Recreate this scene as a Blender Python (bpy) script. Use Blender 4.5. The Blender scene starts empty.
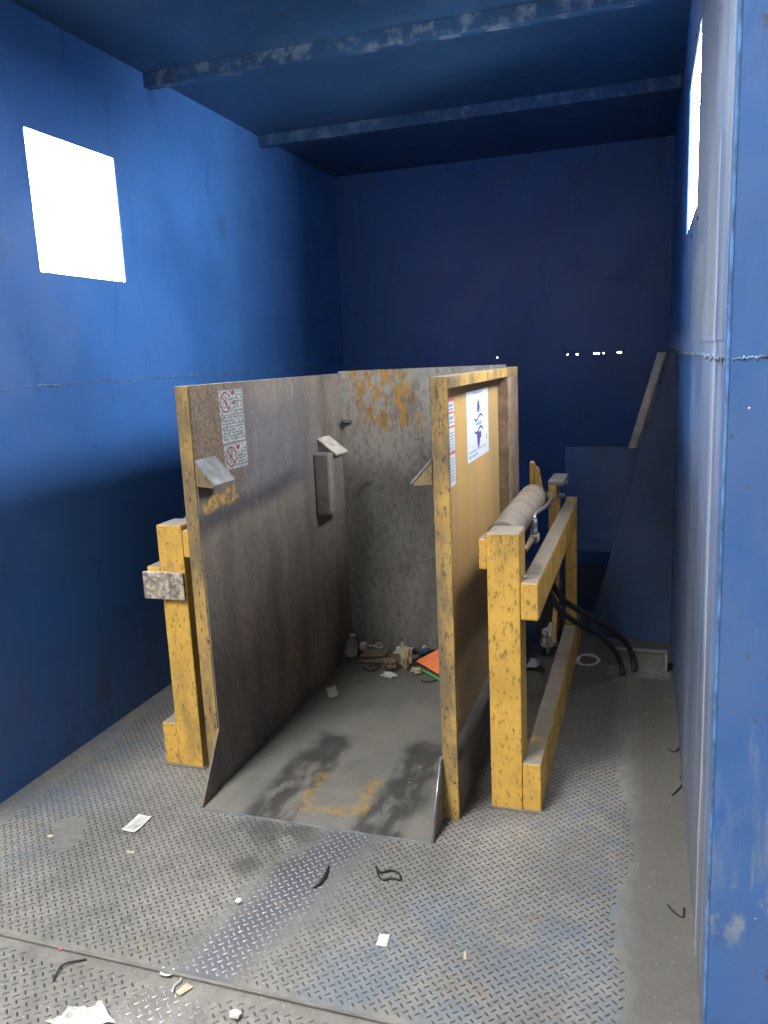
import bpy, bmesh, math, random
from mathutils import Vector, Matrix, noise as mnoise

# ------------------------------------------------------------------ camera, sky, exposure
SC = bpy.context.scene
COL = SC.collection
W, H, F = 768.0, 1024.0, 795.0
ROT = Matrix(((0.9499448, -0.0169444, 0.3119579),
              (0.3092817, 0.1921296, -0.9313598),
              (-0.0441550, 0.9812233, 0.1877531)))
EYE = Vector((0.0, 0.0, 1.6))
cam_data = bpy.data.cameras.new('camera')
cam_data.sensor_fit = 'AUTO'
cam_data.sensor_width = 36.0
cam_data.lens = F / H * 36.0
cam_data.clip_start = 0.02
cam = bpy.data.objects.new('camera', cam_data)
COL.objects.link(cam)
cam.matrix_world = Matrix.Translation(EYE) @ ROT.to_4x4()
SC.camera = cam

world = bpy.data.worlds.new('overcast_sky')
world.use_nodes = True
SC.world = world
bg = world.node_tree.nodes['Background']
bg.inputs['Color'].default_value = (1.0, 0.985, 0.95, 1)
bg.inputs['Strength'].default_value = 60.0
SC.view_settings.view_transform = 'Standard'
SC.view_settings.look = 'None'
SC.view_settings.exposure = 0.0
SC.view_settings.gamma = 1.0
SC.view_settings.use_curve_mapping = False


def portal(loc, rot, sx, sy):
    d = bpy.data.lights.new('sky_portal', 'AREA')
    d.shape = 'RECTANGLE'
    d.size, d.size_y = sx, sy
    d.cycles.is_portal = True
    o = bpy.data.objects.new('sky_portal', d)
    COL.objects.link(o)
    o.location = loc
    o.rotation_euler = rot


# the room: x across, y into the depth, z up (metres)
XL, XR, YB, YF, ZC = -2.322, 0.148, 6.09, 1.72, 3.0
LW = (2.733, 3.296, 2.01, 2.554)      # left window  y0 y1 z0 z1
RW = (2.98, 3.74, 2.06, 2.63)         # right window
portal((XL - .1, (LW[0] + LW[1]) / 2, (LW[2] + LW[3]) / 2), (0, -math.pi / 2, 0), LW[3] - LW[2], LW[1] - LW[0])
portal((XR + .1, (RW[0] + RW[1]) / 2, (RW[2] + RW[3]) / 2), (0, math.pi / 2, 0), RW[3] - RW[2], RW[1] - RW[0])
ADDED_ROOF_GAP = (-3.5, -1.7, -3.3, 0.7, 7.0)    # added roof opening, placed to shape the front light: x0 x1 y0 y1 z
portal(((ADDED_ROOF_GAP[0] + ADDED_ROOF_GAP[1]) / 2, (ADDED_ROOF_GAP[2] + ADDED_ROOF_GAP[3]) / 2, ADDED_ROOF_GAP[4]), (0, 0, 0), ADDED_ROOF_GAP[1] - ADDED_ROOF_GAP[0], ADDED_ROOF_GAP[3] - ADDED_ROOF_GAP[2])


# ------------------------------------------------------------------ pixel -> place
def ray(px, py):
    return ROT @ Vector((px - W / 2, -(py - H / 2), -F))


def on(px, py, axis, val):
    d = ray(px, py)
    return EYE + d * ((val - EYE[axis]) / d[axis])


def fl(px, py, z=0.0):
    return on(px, py, 2, z)


# ------------------------------------------------------------------ mesh helpers
class MB:
    def __init__(self):
        self.bm = bmesh.new()

    def poly(self, pts):
        vs = [self.bm.verts.new(p) for p in pts]
        return self.bm.faces.new(vs)

    def box(self, x0, x1, y0, y1, z0, z1, bevel=0.0, seg=2):
        b = bmesh.new()
        bmesh.ops.create_cube(b, size=1.0)
        for v in b.verts:
            v.co = Vector(((x0 + x1) / 2 + v.co.x * (x1 - x0), (y0 + y1) / 2 + v.co.y * (y1 - y0), (z0 + z1) / 2 + v.co.z * (z1 - z0)))
        if bevel:
            bmesh.ops.bevel(b, geom=b.edges[:], offset=bevel, segments=seg, affect='EDGES', profile=.5)
        self.join(b)
        return self

    def join(self, b, mat=None):
        if mat is not None:
            b.transform(mat)
        me = bpy.data.meshes.new('tmp')
        b.to_mesh(me)
        b.free()
        self.bm.from_mesh(me)
        bpy.data.meshes.remove(me)

    def prism(self, pts, vec, bevel=0.0):
        """extrude a planar outline by vec"""
        b = bmesh.new()
        v = Vector(vec)
        A = [b.verts.new(Vector(p)) for p in pts]
        B = [b.verts.new(Vector(p) + v) for p in pts]
        n = len(pts)
        b.faces.new(A)
        b.faces.new(list(reversed(B)))
        for i in range(n):
            b.faces.new((A[i], B[i], B[(i + 1) % n], A[(i + 1) % n]))
        bmesh.ops.recalc_face_normals(b, faces=b.faces[:])
        if bevel:
            bmesh.ops.bevel(b, geom=b.edges[:], offset=bevel, segments=2, affect='EDGES', profile=.5)
        self.join(b)
        return self

    def tube(self, path, r, n=10, cap=True, smooth=3):
        P = [Vector(p) for p in path]
        if smooth and len(P) > 2:
            Q = []
            for i in range(len(P) - 1):
                p0, p1, p2, p3 = P[max(i - 1, 0)], P[i], P[i + 1], P[min(i + 2, len(P) - 1)]
                for k in range(smooth):
                    t = k / smooth
                    Q.append(.5 * ((2 * p1) + (p2 - p0) * t + (2 * p0 - 5 * p1 + 4 * p2 - p3) * t * t + (3 * p1 - p0 - 3 * p2 + p3) * t ** 3))
            Q.append(P[-1])
            P = Q
        rings = []
        up = Vector((0, 0, 1))
        for i, p in enumerate(P):
            t = (P[min(i + 1, len(P) - 1)] - P[max(i - 1, 0)]).normalized()
            if abs(t.dot(up)) > .95:
                up = Vector((1, 0, 0)) if abs(t.x) < .8 else Vector((0, 1, 0))
            a = t.cross(up).normalized()
            bb = t.cross(a).normalized()
            up = -bb if bb.dot(up) < 0 else bb
            rr = r(i / (len(P) - 1)) if callable(r) else r
            rings.append([self.bm.verts.new(p + rr * (math.cos(2 * math.pi * k / n) * a + math.sin(2 * math.pi * k / n) * bb)) for k in range(n)])
        for i in range(len(rings) - 1):
            for k in range(n):
                f = self.bm.faces.new((rings[i][k], rings[i][(k + 1) % n], rings[i + 1][(k + 1) % n], rings[i + 1][k]))
                f.smooth = True
        if cap:
            self.bm.faces.new(rings[0])
            self.bm.faces.new(rings[-1])
        return self

    def lathe(self, prof, origin, axis, n=20):
        """prof: (distance along axis, radius)"""
        o, ax = Vector(origin), Vector(axis).normalized()
        a = ax.orthogonal().normalized()
        b = ax.cross(a)
        rings = []
        for d, r in prof:
            rings.append([self.bm.verts.new(o + ax * d + r * (math.cos(2 * math.pi * k / n) * a + math.sin(2 * math.pi * k / n) * b)) for k in range(n)])
        for i in range(len(rings) - 1):
            for k in range(n):
                f = self.bm.faces.new((rings[i][k], rings[i][(k + 1) % n], rings[i + 1][(k + 1) % n], rings[i + 1][k]))
                f.smooth = True
        self.bm.faces.new(rings[0])
        self.bm.faces.new(rings[-1])
        return self

    def build(self, name, mat, parent=None, label=None, kind=None, smooth=False):
        bm = self.bm
        bmesh.ops.recalc_face_normals(bm, faces=bm.faces[:])
        if parent is not None:
            off = Vector((0, 0, 0))
            p = parent
            while p is not None:
                off += p.location
                p = p.parent
            bm.transform(Matrix.Translation(-off))
        me = bpy.data.meshes.new(name)
        bm.to_mesh(me)
        bm.free()
        if smooth:
            for f in me.polygons:
                f.use_smooth = True
        me.materials.append(mat)
        o = bpy.data.objects.new(name, me)
        COL.objects.link(o)
        o.parent = parent
        if label:
            o['label'] = label
        if kind:
            o['kind'] = kind
        return o


def box(name, mat, parent, x0, x1, y0, y1, z0, z1, bevel=0.0, **k):
    return MB().box(x0, x1, y0, y1, z0, z1, bevel).build(name, mat, parent, **k)


def thing(name, label, cat, loc, group=None):
    o = bpy.data.objects.new(name, None)
    o.empty_display_size = .1
    COL.objects.link(o)
    o.location = loc
    return tag(o, label, cat, group)


def tag(o, label, cat, group=None):
    o['label'] = label
    o['category'] = cat
    if group:
        o['group'] = group
    return o


# ------------------------------------------------------------------ materials
class G:
    def __init__(self, name):
        self.m = bpy.data.materials.new(name)
        self.m.use_nodes = True
        self.t = self.m.node_tree
        self.b = self.t.nodes['Principled BSDF']
        self.pos = self.t.nodes.new('ShaderNodeNewGeometry')
        sp = self.t.nodes.new('ShaderNodeSeparateXYZ')
        self.t.links.new(self.pos.outputs['Position'], sp.inputs[0])
        self.x, self.y, self.z = sp.outputs
        sn = self.t.nodes.new('ShaderNodeSeparateXYZ')
        self.t.links.new(self.pos.outputs['Normal'], sn.inputs[0])
        self.nz = sn.outputs[2]
        self.nx = sn.outputs[0]

    def put(self, sock, v):
        if isinstance(v, (int, float)):
            sock.default_value = v
        elif isinstance(v, tuple):
            sock.default_value = v if len(v) == len(sock.default_value) else (*v, 1)
        else:
            self.t.links.new(v, sock)

    def math(self, op, a, b=0.0, clamp=False):
        n = self.t.nodes.new('ShaderNodeMath')
        n.operation = op
        n.use_clamp = clamp
        self.put(n.inputs[0], a)
        self.put(n.inputs[1], b)
        return n.outputs[0]

    def mul(self, *a):
        r = a[0]
        for q in a[1:]:
            r = self.math('MULTIPLY', r, q)
        return r

    def noise(self, scale, stretch=(1, 1, 1), detail=4, rough=.55, off=0.0, dist=0.0):
        mp = self.t.nodes.new('ShaderNodeMapping')
        self.t.links.new(self.pos.outputs['Position'], mp.inputs[0])
        mp.inputs['Scale'].default_value = stretch
        mp.inputs['Location'].default_value = (off, off * .7, off * 1.3)
        n = self.t.nodes.new('ShaderNodeTexNoise')
        n.inputs['Scale'].default_value = scale
        n.inputs['Detail'].default_value = detail
        n.inputs['Roughness'].default_value = rough
        n.inputs['Distortion'].default_value = dist
        self.t.links.new(mp.outputs[0], n.inputs['Vector'])
        return n.outputs[0]

    def step(self, v, a, b, lo=0.0, hi=1.0):
        n = self.t.nodes.new('ShaderNodeMapRange')
        n.interpolation_type = 'SMOOTHSTEP'
        self.put(n.inputs['Value'], v)
        n.inputs['From Min'].default_value = a
        n.inputs['From Max'].default_value = b
        n.inputs['To Min'].default_value = lo
        n.inputs['To Max'].default_value = hi
        return n.outputs[0]

    def band(self, v, a, b, s):
        return self.mul(self.step(v, a - s, a + s), self.step(v, b - s, b + s, 1, 0))

    def mix(self, f, a, b):
        n = self.t.nodes.new('ShaderNodeMix')
        n.data_type = 'RGBA'
        self.put(n.inputs[0], f)
        self.put(n.inputs[6], a)
        self.put(n.inputs[7], b)
        return n.outputs[2]

    def jit(self, v, scale, amt, off=0.0):
        return self.math('ADD', v, self.math('MULTIPLY', self.math('SUBTRACT', self.noise(scale, off=off), .5), amt))

    def bump(self, h, strength=.3, dist=.01):
        n = self.t.nodes.new('ShaderNodeBump')
        n.inputs['Strength'].default_value = strength
        n.inputs['Distance'].default_value = dist
        self.put(n.inputs['Height'], h)
        self.t.links.new(n.outputs[0], self.b.inputs['Normal'])

    def done(self, col, rough=.6, metal=0.0, spec=.5):
        self.put(self.b.inputs['Base Color'], col)
        self.put(self.b.inputs['Roughness'], rough)
        self.put(self.b.inputs['Metallic'], metal)
        self.b.inputs['Specular IOR Level'].default_value = spec
        return self.m


def plain(name, col, rough=.6, metal=0.0, var=.15, scale=30, spec=.5, bump=0.0):
    g = G(name)
    n = g.noise(scale)
    c = g.mix(g.step(n, .3, .7), tuple(q * (1 - var) for q in col), tuple(min(1, q * (1 + var)) for q in col))
    if bump:
        g.bump(n, bump, .004)
    return g.done(c, rough, metal, spec)


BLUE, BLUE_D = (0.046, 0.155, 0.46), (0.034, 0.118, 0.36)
PALE = (0.36, 0.42, 0.50)


def blue_wall(name, scuff_or_shade=None):
    g = G(name)
    c = g.mix(g.step(g.noise(1.3, detail=5), .35, .65), BLUE, BLUE_D)
    c = g.mix(g.mul(g.step(g.noise(7, (1, 1, .35), 6, .65, 3), .56, .72), .45), c, (.012, .045, .13))
    # fine scratches that show bare pale metal
    s = g.mul(g.step(g.noise(26, (1, 1, .12), 3, .5, 9), .73, .78), .3)
    c = g.mix(s, c, PALE)
    # dirt rubbed on low down
    d = g.mul(g.step(g.jit(g.z, 3, .5, 2), .75, .05), g.step(g.noise(5, (1, 1, .3), 6, .6, 6), .38, .68), .55)
    c = g.mix(d, c, (.075, .08, .085))
    if scuff_or_shade == 'back':
        c = g.mix(g.step(g.noise(3, (1, 1, .6), 6, .65, 8), .3, .7, .2, .5), c, (.075, .115, .15))  # shaded, greyer copy of the wall blue for the back wall
    if scuff_or_shade == 'dirty':
        c = g.mix(g.step(g.noise(4, (1, 1, .5), 6, .65, 8), .3, .7, .35, .75), c, (.05, .06, .07))
    if scuff_or_shade == 'right':
        st = g.noise(11, (1, 3.2, .07), 6, .65, 4)
        near = g.band(g.jit(g.y, 2, .30, 5), 1.70, 2.95, .30)
        c = g.mix(g.mul(g.step(st, .36, .62), near, .85), c, (.34, .37, .42))  # real streaky scuffs plus window glare, both put into the colour
        up = g.mul(g.step(g.z, 1.58, 1.66), g.step(g.y, 4.1, 2.6), g.step(g.noise(5, (1, 1.5, .3), 5, .6, 31), .3, .6), .65)  # window glare on the upper wall, mixed into the paint colour
        c = g.mix(up, c, (.30, .34, .40))
        low = g.mul(g.step(g.jit(g.z, 3, .4), 1.35, .7), g.step(g.noise(8, (1, 2.5, .08), 5, .6, 14), .36, .58), .85)
        c = g.mix(low, c, (.135, .14, .145))
        sc = g.mul(g.band(g.jit(g.y, 1.2, .22, 8), 2.02, 2.06, .015), g.step(g.z, 2.1, 2.0), .8)
        c = g.mix(sc, c, (.5, .53, .56))
    if scuff_or_shade == 'front':
        c = g.mix(g.step(g.noise(6, (1, 1, .5), 6, .65, 2), .25, .7, .02, .22), c, (.22, .27, .33))
        a = g.mul(g.band(g.z, .28, .42, .06), g.step(g.noise(14, (1, 1, .7), 5, .6, 4), .47, .6), .7)
        c = g.mix(a, c, (.33, .37, .40))
        a = g.mul(g.band(g.z, .45, .95, .12), g.step(g.noise(20, (1, 1, .18), 5, .6, 8), .5, .66), .5)
        c = g.mix(a, c, (.26, .32, .38))
        a = g.mul(g.step(g.noise(16, (1, 1, 1), 4, .6, 21), .66, .72), .7)
        c = g.mix(a, c, (.10, .075, .05))
        a = g.step(g.noise(75, detail=1, off=2), .77, .79)
        c = g.mix(a, c, (.7, .72, .75))
    g.bump(g.noise(2.2, detail=3), .12, .05)
    r = g.step(g.noise(4, detail=5, off=7), .3, .7, .30, .48)
    return g.done(c, r, 0.0, .5)


M = {}
M['wall'] = blue_wall('blue_painted_steel')
M['wall_r'] = blue_wall('blue_painted_steel_scuffed', 'right')
M['wall_d'] = blue_wall('blue_painted_steel_dirty', 'dirty')
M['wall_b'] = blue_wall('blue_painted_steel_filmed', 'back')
M['wall_f'] = blue_wall('blue_painted_steel_front', 'front')


def ceiling_mat(name, wear):
    g = G(name)
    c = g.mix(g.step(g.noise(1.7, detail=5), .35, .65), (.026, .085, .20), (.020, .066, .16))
    s = g.mul(g.step(g.noise(11, (1, 1, 1), 5, .6, 5), .50 - .02 * wear, .72 - .1 * wear), .12 + .5 * wear)
    c = g.mix(s, c, (.22, .28, .36))
    s = g.mul(g.step(g.noise(8, (1, 2, 1), 4, .6, 15), .62, .72), .6)
    c = g.mix(s, c, (.03, .03, .035))
    return g.done(c, .5)


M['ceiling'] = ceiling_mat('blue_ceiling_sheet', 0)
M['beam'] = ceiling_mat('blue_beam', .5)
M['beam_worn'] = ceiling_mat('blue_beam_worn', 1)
M['weld'] = plain('weld_bead', (.10, .17, .30), .5, .1, .6, 40)
M['weld_pale'] = plain('cracked_weld_bead', (.16, .22, .30), .5, .1, .8, 45)
M['edge'] = plain('worn_blue_edge', (.09, .20, .42), .35, 0, .4, 20)


def yellow_mat(name, base=(.72, .43, .085), grime=.5, specks=.65, lo=.5):
    g = G(name)
    c = g.mix(g.step(g.noise(6, detail=5), .3, .7), base, tuple(q * .78 for q in base))
    c = g.mix(g.mul(g.step(g.noise(5, (1, 1, .4), 6, .65, 3), lo, lo + .2), grime), c, (.15, .115, .07))
    c = g.mix(g.mul(g.step(g.noise(95, (1, 1, .35), 4, .65, 6), .585, .64), specks), c, (.055, .042, .03))
    c = g.mix(g.mul(g.step(g.noise(170, (1, 1, .4), 3, .6, 16), .62, .66), specks * .8), c, (.06, .05, .04))
    dust = g.mul(g.step(g.nz, .6, .85), g.step(g.noise(9, detail=4, off=8), .15, .42), .92)
    c = g.mix(dust, c, (.19, .182, .168))
    r = g.step(g.noise(12, detail=4), .3, .7, .42, .7)
    g.bump(g.noise(70, detail=3), .15, .003)
    return g.done(c, r)


M['yellow'] = yellow_mat('yellow_paint')
M['yellow_dirty'] = yellow_mat('yellow_paint_worn', (.42, .26, .065), .8, .8)
M['cradle_post'] = yellow_mat('cradle_edge_paint', (.56, .355, .10), .9, .85, .39)


def panel_out():
    g = G('cradle_outer_paint')
    c = g.mix(g.step(g.noise(3, (1, 1, .5), 5), .35, .65), (.52, .33, .12), (.42, .29, .13))
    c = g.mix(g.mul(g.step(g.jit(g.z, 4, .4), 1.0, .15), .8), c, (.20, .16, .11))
    c = g.mix(g.mul(g.step(g.noise(14, (1, 1, .12), 4, .6, 3), .5, .7), .35), c, (.26, .23, .19))
    c = g.mix(g.step(g.jit(g.y, 5, .06), 3.66, 3.72, 0, .7), c, (.21, .18, .15))
    return g.done(c, .55)


M['panel_out'] = panel_out()


def steel_in(name, which):
    g = G(name)
    c = g.mix(g.step(g.noise(5, (1, 1, .25), 6, .6), .3, .7), (.215, .19, .165), (.095, .087, .083)) if which != 'back' else g.mix(g.step(g.noise(5, (1, 1, .3), 6, .6), .3, .7), (.30, .29, .27), (.20, .192, .18))
    if which == 'left':
        # rough bare strip by the front edge, dark blue-grey middle
        fr = g.mul(g.step(g.jit(g.y, 5, .10, 2), 2.92, 2.72), g.step(g.jit(g.z, 4, .2, 3), 1.08, 1.20))
        sp = g.mix(g.step(g.noise(75, detail=3, rough=.7), .42, .60), (.215, .155, .10), (.08, .064, .06))
        c = g.mix(g.mul(fr, .9), c, sp)
        bl = g.mul(g.band(g.jit(g.z, 3, .25, 5), 1.05, 1.46, .08), g.step(g.y, 2.75, 2.95), g.step(g.y, 3.75, 3.3), .6)
        c = g.mix(bl, c, (.085, .095, .135))
        dk = g.mul(g.band(g.jit(g.math('SUBTRACT', g.z, g.math('MULTIPLY', g.y, .08)), 4, .12, 9), .79, .86, .03), g.step(g.y, 3.6, 3.2), .75)
        c = g.mix(dk, c, (.035, .037, .05))
        ye = g.mul(g.band(g.jit(g.y, 14, .12, 7), 2.53, 2.76, .015), g.band(g.jit(g.math('ADD', g.z, g.math('MULTIPLY', g.y, -.10)), 18, .05, 4), .815, .868, .008))
        c = g.mix(g.mul(ye, g.step(g.noise(35, detail=4, off=3), .38, .52)), c, (.46, .28, .065))
        br = g.mul(g.step(g.noise(11, (1, 1, .3), 5, .65, 12), .55, .68), g.step(g.z, .9, .5), .55)
        c = g.mix(br, c, (.27, .16, .075))
    if which == 'back':
        c = g.mix(g.mul(g.step(g.jit(g.z, 3, .3), .98, 1.12), g.step(g.noise(7, (1, 1, .4), 6, .65, 40), .25, .55), .75), c, (.50, .485, .45))  # upper part paled: window light put into the panel colour
        ye = g.mul(g.step(g.noise(19, (1, 1, .5), 6, .72, 2), .47, .51), g.band(g.jit(g.math('ADD', g.x, g.mul(g.z, .3)), 4, .12), -1.02, -.70, .05), g.step(g.jit(g.z, 6, .15, 3), 1.18, 1.30))
        c = g.mix(g.mul(ye, .9), c, (.55, .30, .06))
    c = g.mix(g.mul(g.step(g.noise(40, (1, 1, .08), 3, .6, 8), .66, .72), .5), c, (.30, .29, .28))
    c = g.mix(g.step(g.noise(55, (1, 1, .5), 5, .75, 18), .42, .72, 0, .6), c, (.05, .046, .045))
    c = g.mix(g.mul(g.step(g.noise(90, (1, 1, .35), 3, .6, 28), .64, .70), .55), c, (.36, .34, .31))
    g.bump(g.noise(20, (1, 1, .3), 4), .10, .004)
    return g.done(c, g.step(g.noise(8, (1, 1, .3), 4, .6, 5), .3, .7, .40, .62), .15)


M['steel_left'] = steel_in('worn_inner_steel_side', 'left')
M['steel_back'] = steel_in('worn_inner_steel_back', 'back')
M['steel'] = steel_in('worn_inner_steel', '')


def dusty_steel():
    g = G('dusty_grey_steel')
    c = g.mix(g.step(g.noise(8, detail=5), .3, .7), (.20, .195, .18), (.13, .125, .118))
    c = g.mix(g.mul(g.step(g.noise(45, detail=3), .6, .7), .5), c, (.30, .29, .26))
    return g.done(c, .62, .15)


M['dusty'] = dusty_steel()
M['cyl'] = plain('dusty_cylinder', (.22, .188, .16), .75, .1, .25, 9)
M['flange'] = plain('pale_worn_flange', (.38, .36, .33), .6, .1, .3, 18)
M['tan_dust'] = plain('dusty_brown_paint', (.27, .205, .145), .7, 0, .3, 14)
M['bracket_plate'] = plain('bare_bracket_steel', (.34, .37, .40), .35, .6, .25, 20)


def ramp_floor():
    g = G('cradle_floor_steel')
    c = g.mix(g.step(g.noise(4, (1, .6, 1), 6), .3, .7), (.205, .20, .18), (.155, .152, .14))
    # two black rubbed wheel tracks
    for cx in (-1.275, -.855):
        tr = g.mul(g.band(g.jit(g.math('SUBTRACT', g.x, g.math('MULTIPLY', g.math('SUBTRACT', g.y, 2.4), .06)), 7, .12, cx), cx - .085, cx + .085, .035),
                   g.step(g.jit(g.y, 5, .25, 2), 3.02, 2.92), g.step(g.noise(15, (1, .4, 1), 5, .6, cx), .30, .55), .9)
        c = g.mix(tr, c, (.048, .047, .046))
    # a torn remnant of yellow paint between them
    lx = g.jit(g.x, 12, .06, 3)
    ly = g.jit(g.y, 12, .09, 6)
    core = g.mul(g.band(lx, -1.20, -.94, .02), g.band(ly, 2.40, 2.66, .02))
    inner = g.mul(g.band(lx, -1.165, -.985, .03), g.step(ly, 2.42, 2.46))
    rim = g.mul(core, g.math('SUBTRACT', 1.0, g.mul(inner, .92)))
    c = g.mix(g.mul(rim, g.step(g.noise(30, detail=4, off=1), .35, .6), .8), c, (.34, .22, .06))
    c = g.mix(g.mul(g.step(g.noise(55, detail=3, off=11), .68, .72), .6), c, (.4, .39, .36))
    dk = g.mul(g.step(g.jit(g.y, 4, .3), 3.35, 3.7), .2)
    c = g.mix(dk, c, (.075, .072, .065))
    return g.done(c, g.step(g.noise(9, detail=4), .3, .7, .38, .6), .25)


M['ramp'] = ramp_floor()


def floor_mat(name, front=False):
    g = G(name)
    c = g.mix(g.step(g.noise(3, detail=6), .3, .7), (.245, .24, .22), (.165, .162, .152))
    c = g.mix(g.mul(g.step(g.noise(28, detail=6, rough=.75, off=7), .40, .70), .55), c, (.085, .083, .078))
    if not front:
        b1 = g.step(g.noise(3.4, (1, .8, 1), 6, .68, 3.1), .44, .62)
        mask = g.math('MAXIMUM', g.mul(g.step(g.x, -.75, -.25), g.step(g.y, 3.2, 2.7), g.step(g.x, .02, -.06)), g.mul(g.step(g.x, -1.75, -1.95), g.step(g.y, 1.75, 2.0)))
        c = g.mix(g.mul(b1, g.step(g.noise(22, detail=6, rough=.7, off=5), .3, .6), mask, .6), c, (.10, .145, .205))
        b2 = g.mul(g.step(g.noise(4.5, detail=6, rough=.7, off=12), .40, .62), g.band(g.jit(g.x, 4, .3), -.85, .0, .15), g.step(g.y, 2.3, 1.9), .5)
        c = g.mix(b2, c, (.10, .15, .22))
        # polished track in front of the cradle
        tr = g.mul(g.band(g.jit(g.math('ADD', g.x, g.mul(g.math('SUBTRACT', 2.3, g.y), .25)), 4, .16, 5), -1.03, -.86, .07), g.step(g.y, 2.45, 2.3))
        c = g.mix(g.mul(tr, .85), c, (.085, .09, .11))
        dirt = g.mul(g.step(g.noise(6, detail=5, off=9), .42, .6), g.band(g.jit(g.x, 3, .2), -1.35, -1.05, .10), g.step(g.y, 1.9, 2.05), .75)
        c = g.mix(dirt, c, (.06, .06, .062))
        rd = g.step(g.jit(g.x, 5, .06, 2), -.08, .02)
        c = g.mix(g.mul(rd, .8), c, (.105, .10, .09))
        rr = g.mul(g.step(g.jit(g.y, 3, .4, 4), 3.0, 3.6), g.step(g.x, -.7, -.5), .6)  # dirt plus the lifter's shadow, painted dark at the rear right
        c = g.mix(rr, c, (.075, .068, .058))
        ru = g.mul(g.step(g.noise(9, detail=4, off=19), .66, .72), .5)
        c = g.mix(ru, c, (.20, .165, .13))
        r = g.step(tr, 0, 1, .6, .30)
    else:
        c = g.mix(g.mul(g.step(g.noise(9, detail=5, off=4), .5, .65), .5), c, (.14, .13, .115))
        r = .62
    c = g.mix(g.mul(g.step(g.noise(150, detail=1, off=5), .745, .765), .9), c, (.62, .61, .58))
    g.bump(g.noise(90, detail=3), .2, .003)
    return g.done(c, r, .15)


M['floor'] = floor_mat('dusty_tread_plate')
M['floor_front'] = floor_mat('dusty_front_plate', True)


def lug_mat():
    g = G('rubbed_plate_lugs')
    c = g.mix(g.step(g.noise(2.0, detail=5), .35, .65), (.045, .046, .052), (.085, .085, .085))
    tr = g.mul(g.band(g.jit(g.math('ADD', g.x, g.mul(g.math('SUBTRACT', 2.3, g.y), .25)), 4, .16, 5), -1.03, -.86, .07), g.step(g.y, 2.45, 2.3))
    c = g.mix(tr, c, (.40, .41, .45))
    return g.done(c, g.step(tr, 0, 1, .45, .25), .4)


M['lug'] = lug_mat()
M['black'] = plain('black_rubber', (.018, .018, .019), .55)
M['zinc'] = plain('zinc_fitting', (.45, .46, .47), .35, .8, .3, 60)
M['bare'] = plain('scraped_end_plate', (.42, .37, .31), .6, .3, .55, 55)
M['paper'] = plain('white_paper', (.52, .52, .50), .85, 0, .06, 40)
M['paper_grey'] = plain('grey_white_paper', (.48, .49, .49), .85, 0, .15, 30)
M['tan'] = plain('tan_paper', (.40, .34, .24), .9, 0, .25, 25)
M['brown'] = plain('brown_paper', (.17, .13, .09), .9, 0, .3, 30)
M['card'] = plain('corrugated_card', (.155, .12, .085), .9, 0, .12, 15)
M['orange'] = plain('orange_card', (.85, .23, .07), .7, 0, .06, 20)
M['green'] = plain('green_plastic', (.10, .42, .13), .45)
M['navy'] = plain('navy_plastic', (.035, .06, .11), .45)
M['red'] = plain('red_plastic', (.36, .02, .025), .4)
M['white_plastic'] = plain('white_plastic', (.62, .63, .63), .4, 0, .08)
M['ink_red'] = plain('red_print', (.17, .018, .03), .6)
M['ink_pink'] = plain('pink_red_print', (.72, .13, .18), .6)
M['ink_grey'] = plain('grey_print', (.10, .11, .13), .6)
M['ink_blue'] = plain('blue_print', (.045, .05, .25), .6)
M['ink_cyan'] = plain('light_blue_print', (.22, .42, .62), .6)
M['sticker'] = plain('sticker_sheet', (.22, .25, .27), .5, 0, .6, 110)
M['sheet'] = plain('laminated_sheet', (.66, .70, .76), .35, 0, .06, 30)
M['mesh'] = plain('grey_wire', (.18, .18, .18), .6, .3)
M['hall'] = plain('grey_hall_sheet', (.22, .22, .22), .8)
M['asphalt'] = plain('dark_asphalt', (.05, .05, .05), .9)
M['dark_void'] = plain('unlit_steel', (.03, .04, .06), .7)  # near-black metal of the bolts and latch stubs


def clear_plastic():
    g = G('clear_plastic')
    g.b.inputs['Transmission Weight'].default_value = .9
    g.b.inputs['IOR'].default_value = 1.25
    return g.done((.86, .9, .92), .12)


M['clear'] = clear_plastic()


# ------------------------------------------------------------------ the setting
def struct(o):
    o['kind'] = 'structure'
    return o


def wall_x(name, mat, x_in, x_out, y0, y1, z0, z1, hole):
    """a wall in the y-z plane with one rectangular opening"""
    m = MB()
    hy0, hy1, hz0, hz1 = hole
    out = [(y0, z0), (y1, z0), (y1, z1), (y0, z1)]
    inn = [(hy0, hz0), (hy1, hz0), (hy1, hz1), (hy0, hz1)]
    for x in (x_in, x_out):
        for i in range(4):
            j = (i + 1) % 4
            m.poly([(x, *out[i]), (x, *out[j]), (x, *inn[j]), (x, *inn[i])])
    for ring in (out, inn):
        for i in range(4):
            j = (i + 1) % 4
            m.poly([(x_in, *ring[i]), (x_in, *ring[j]), (x_out, *ring[j]), (x_out, *ring[i])])
    bmesh.ops.remove_doubles(m.bm, verts=m.bm.verts[:], dist=1e-5)
    return struct(m.build(name, mat))


wl = wall_x('wall_left', M['wall'], XL, XL - .004, YF + .052, YB + .03, -.1, ZC, LW)
wr = wall_x('wall_right', M['wall_r'], XR, XR + .003, YF + .052, YB + .03, -.1, ZC, RW)

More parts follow.
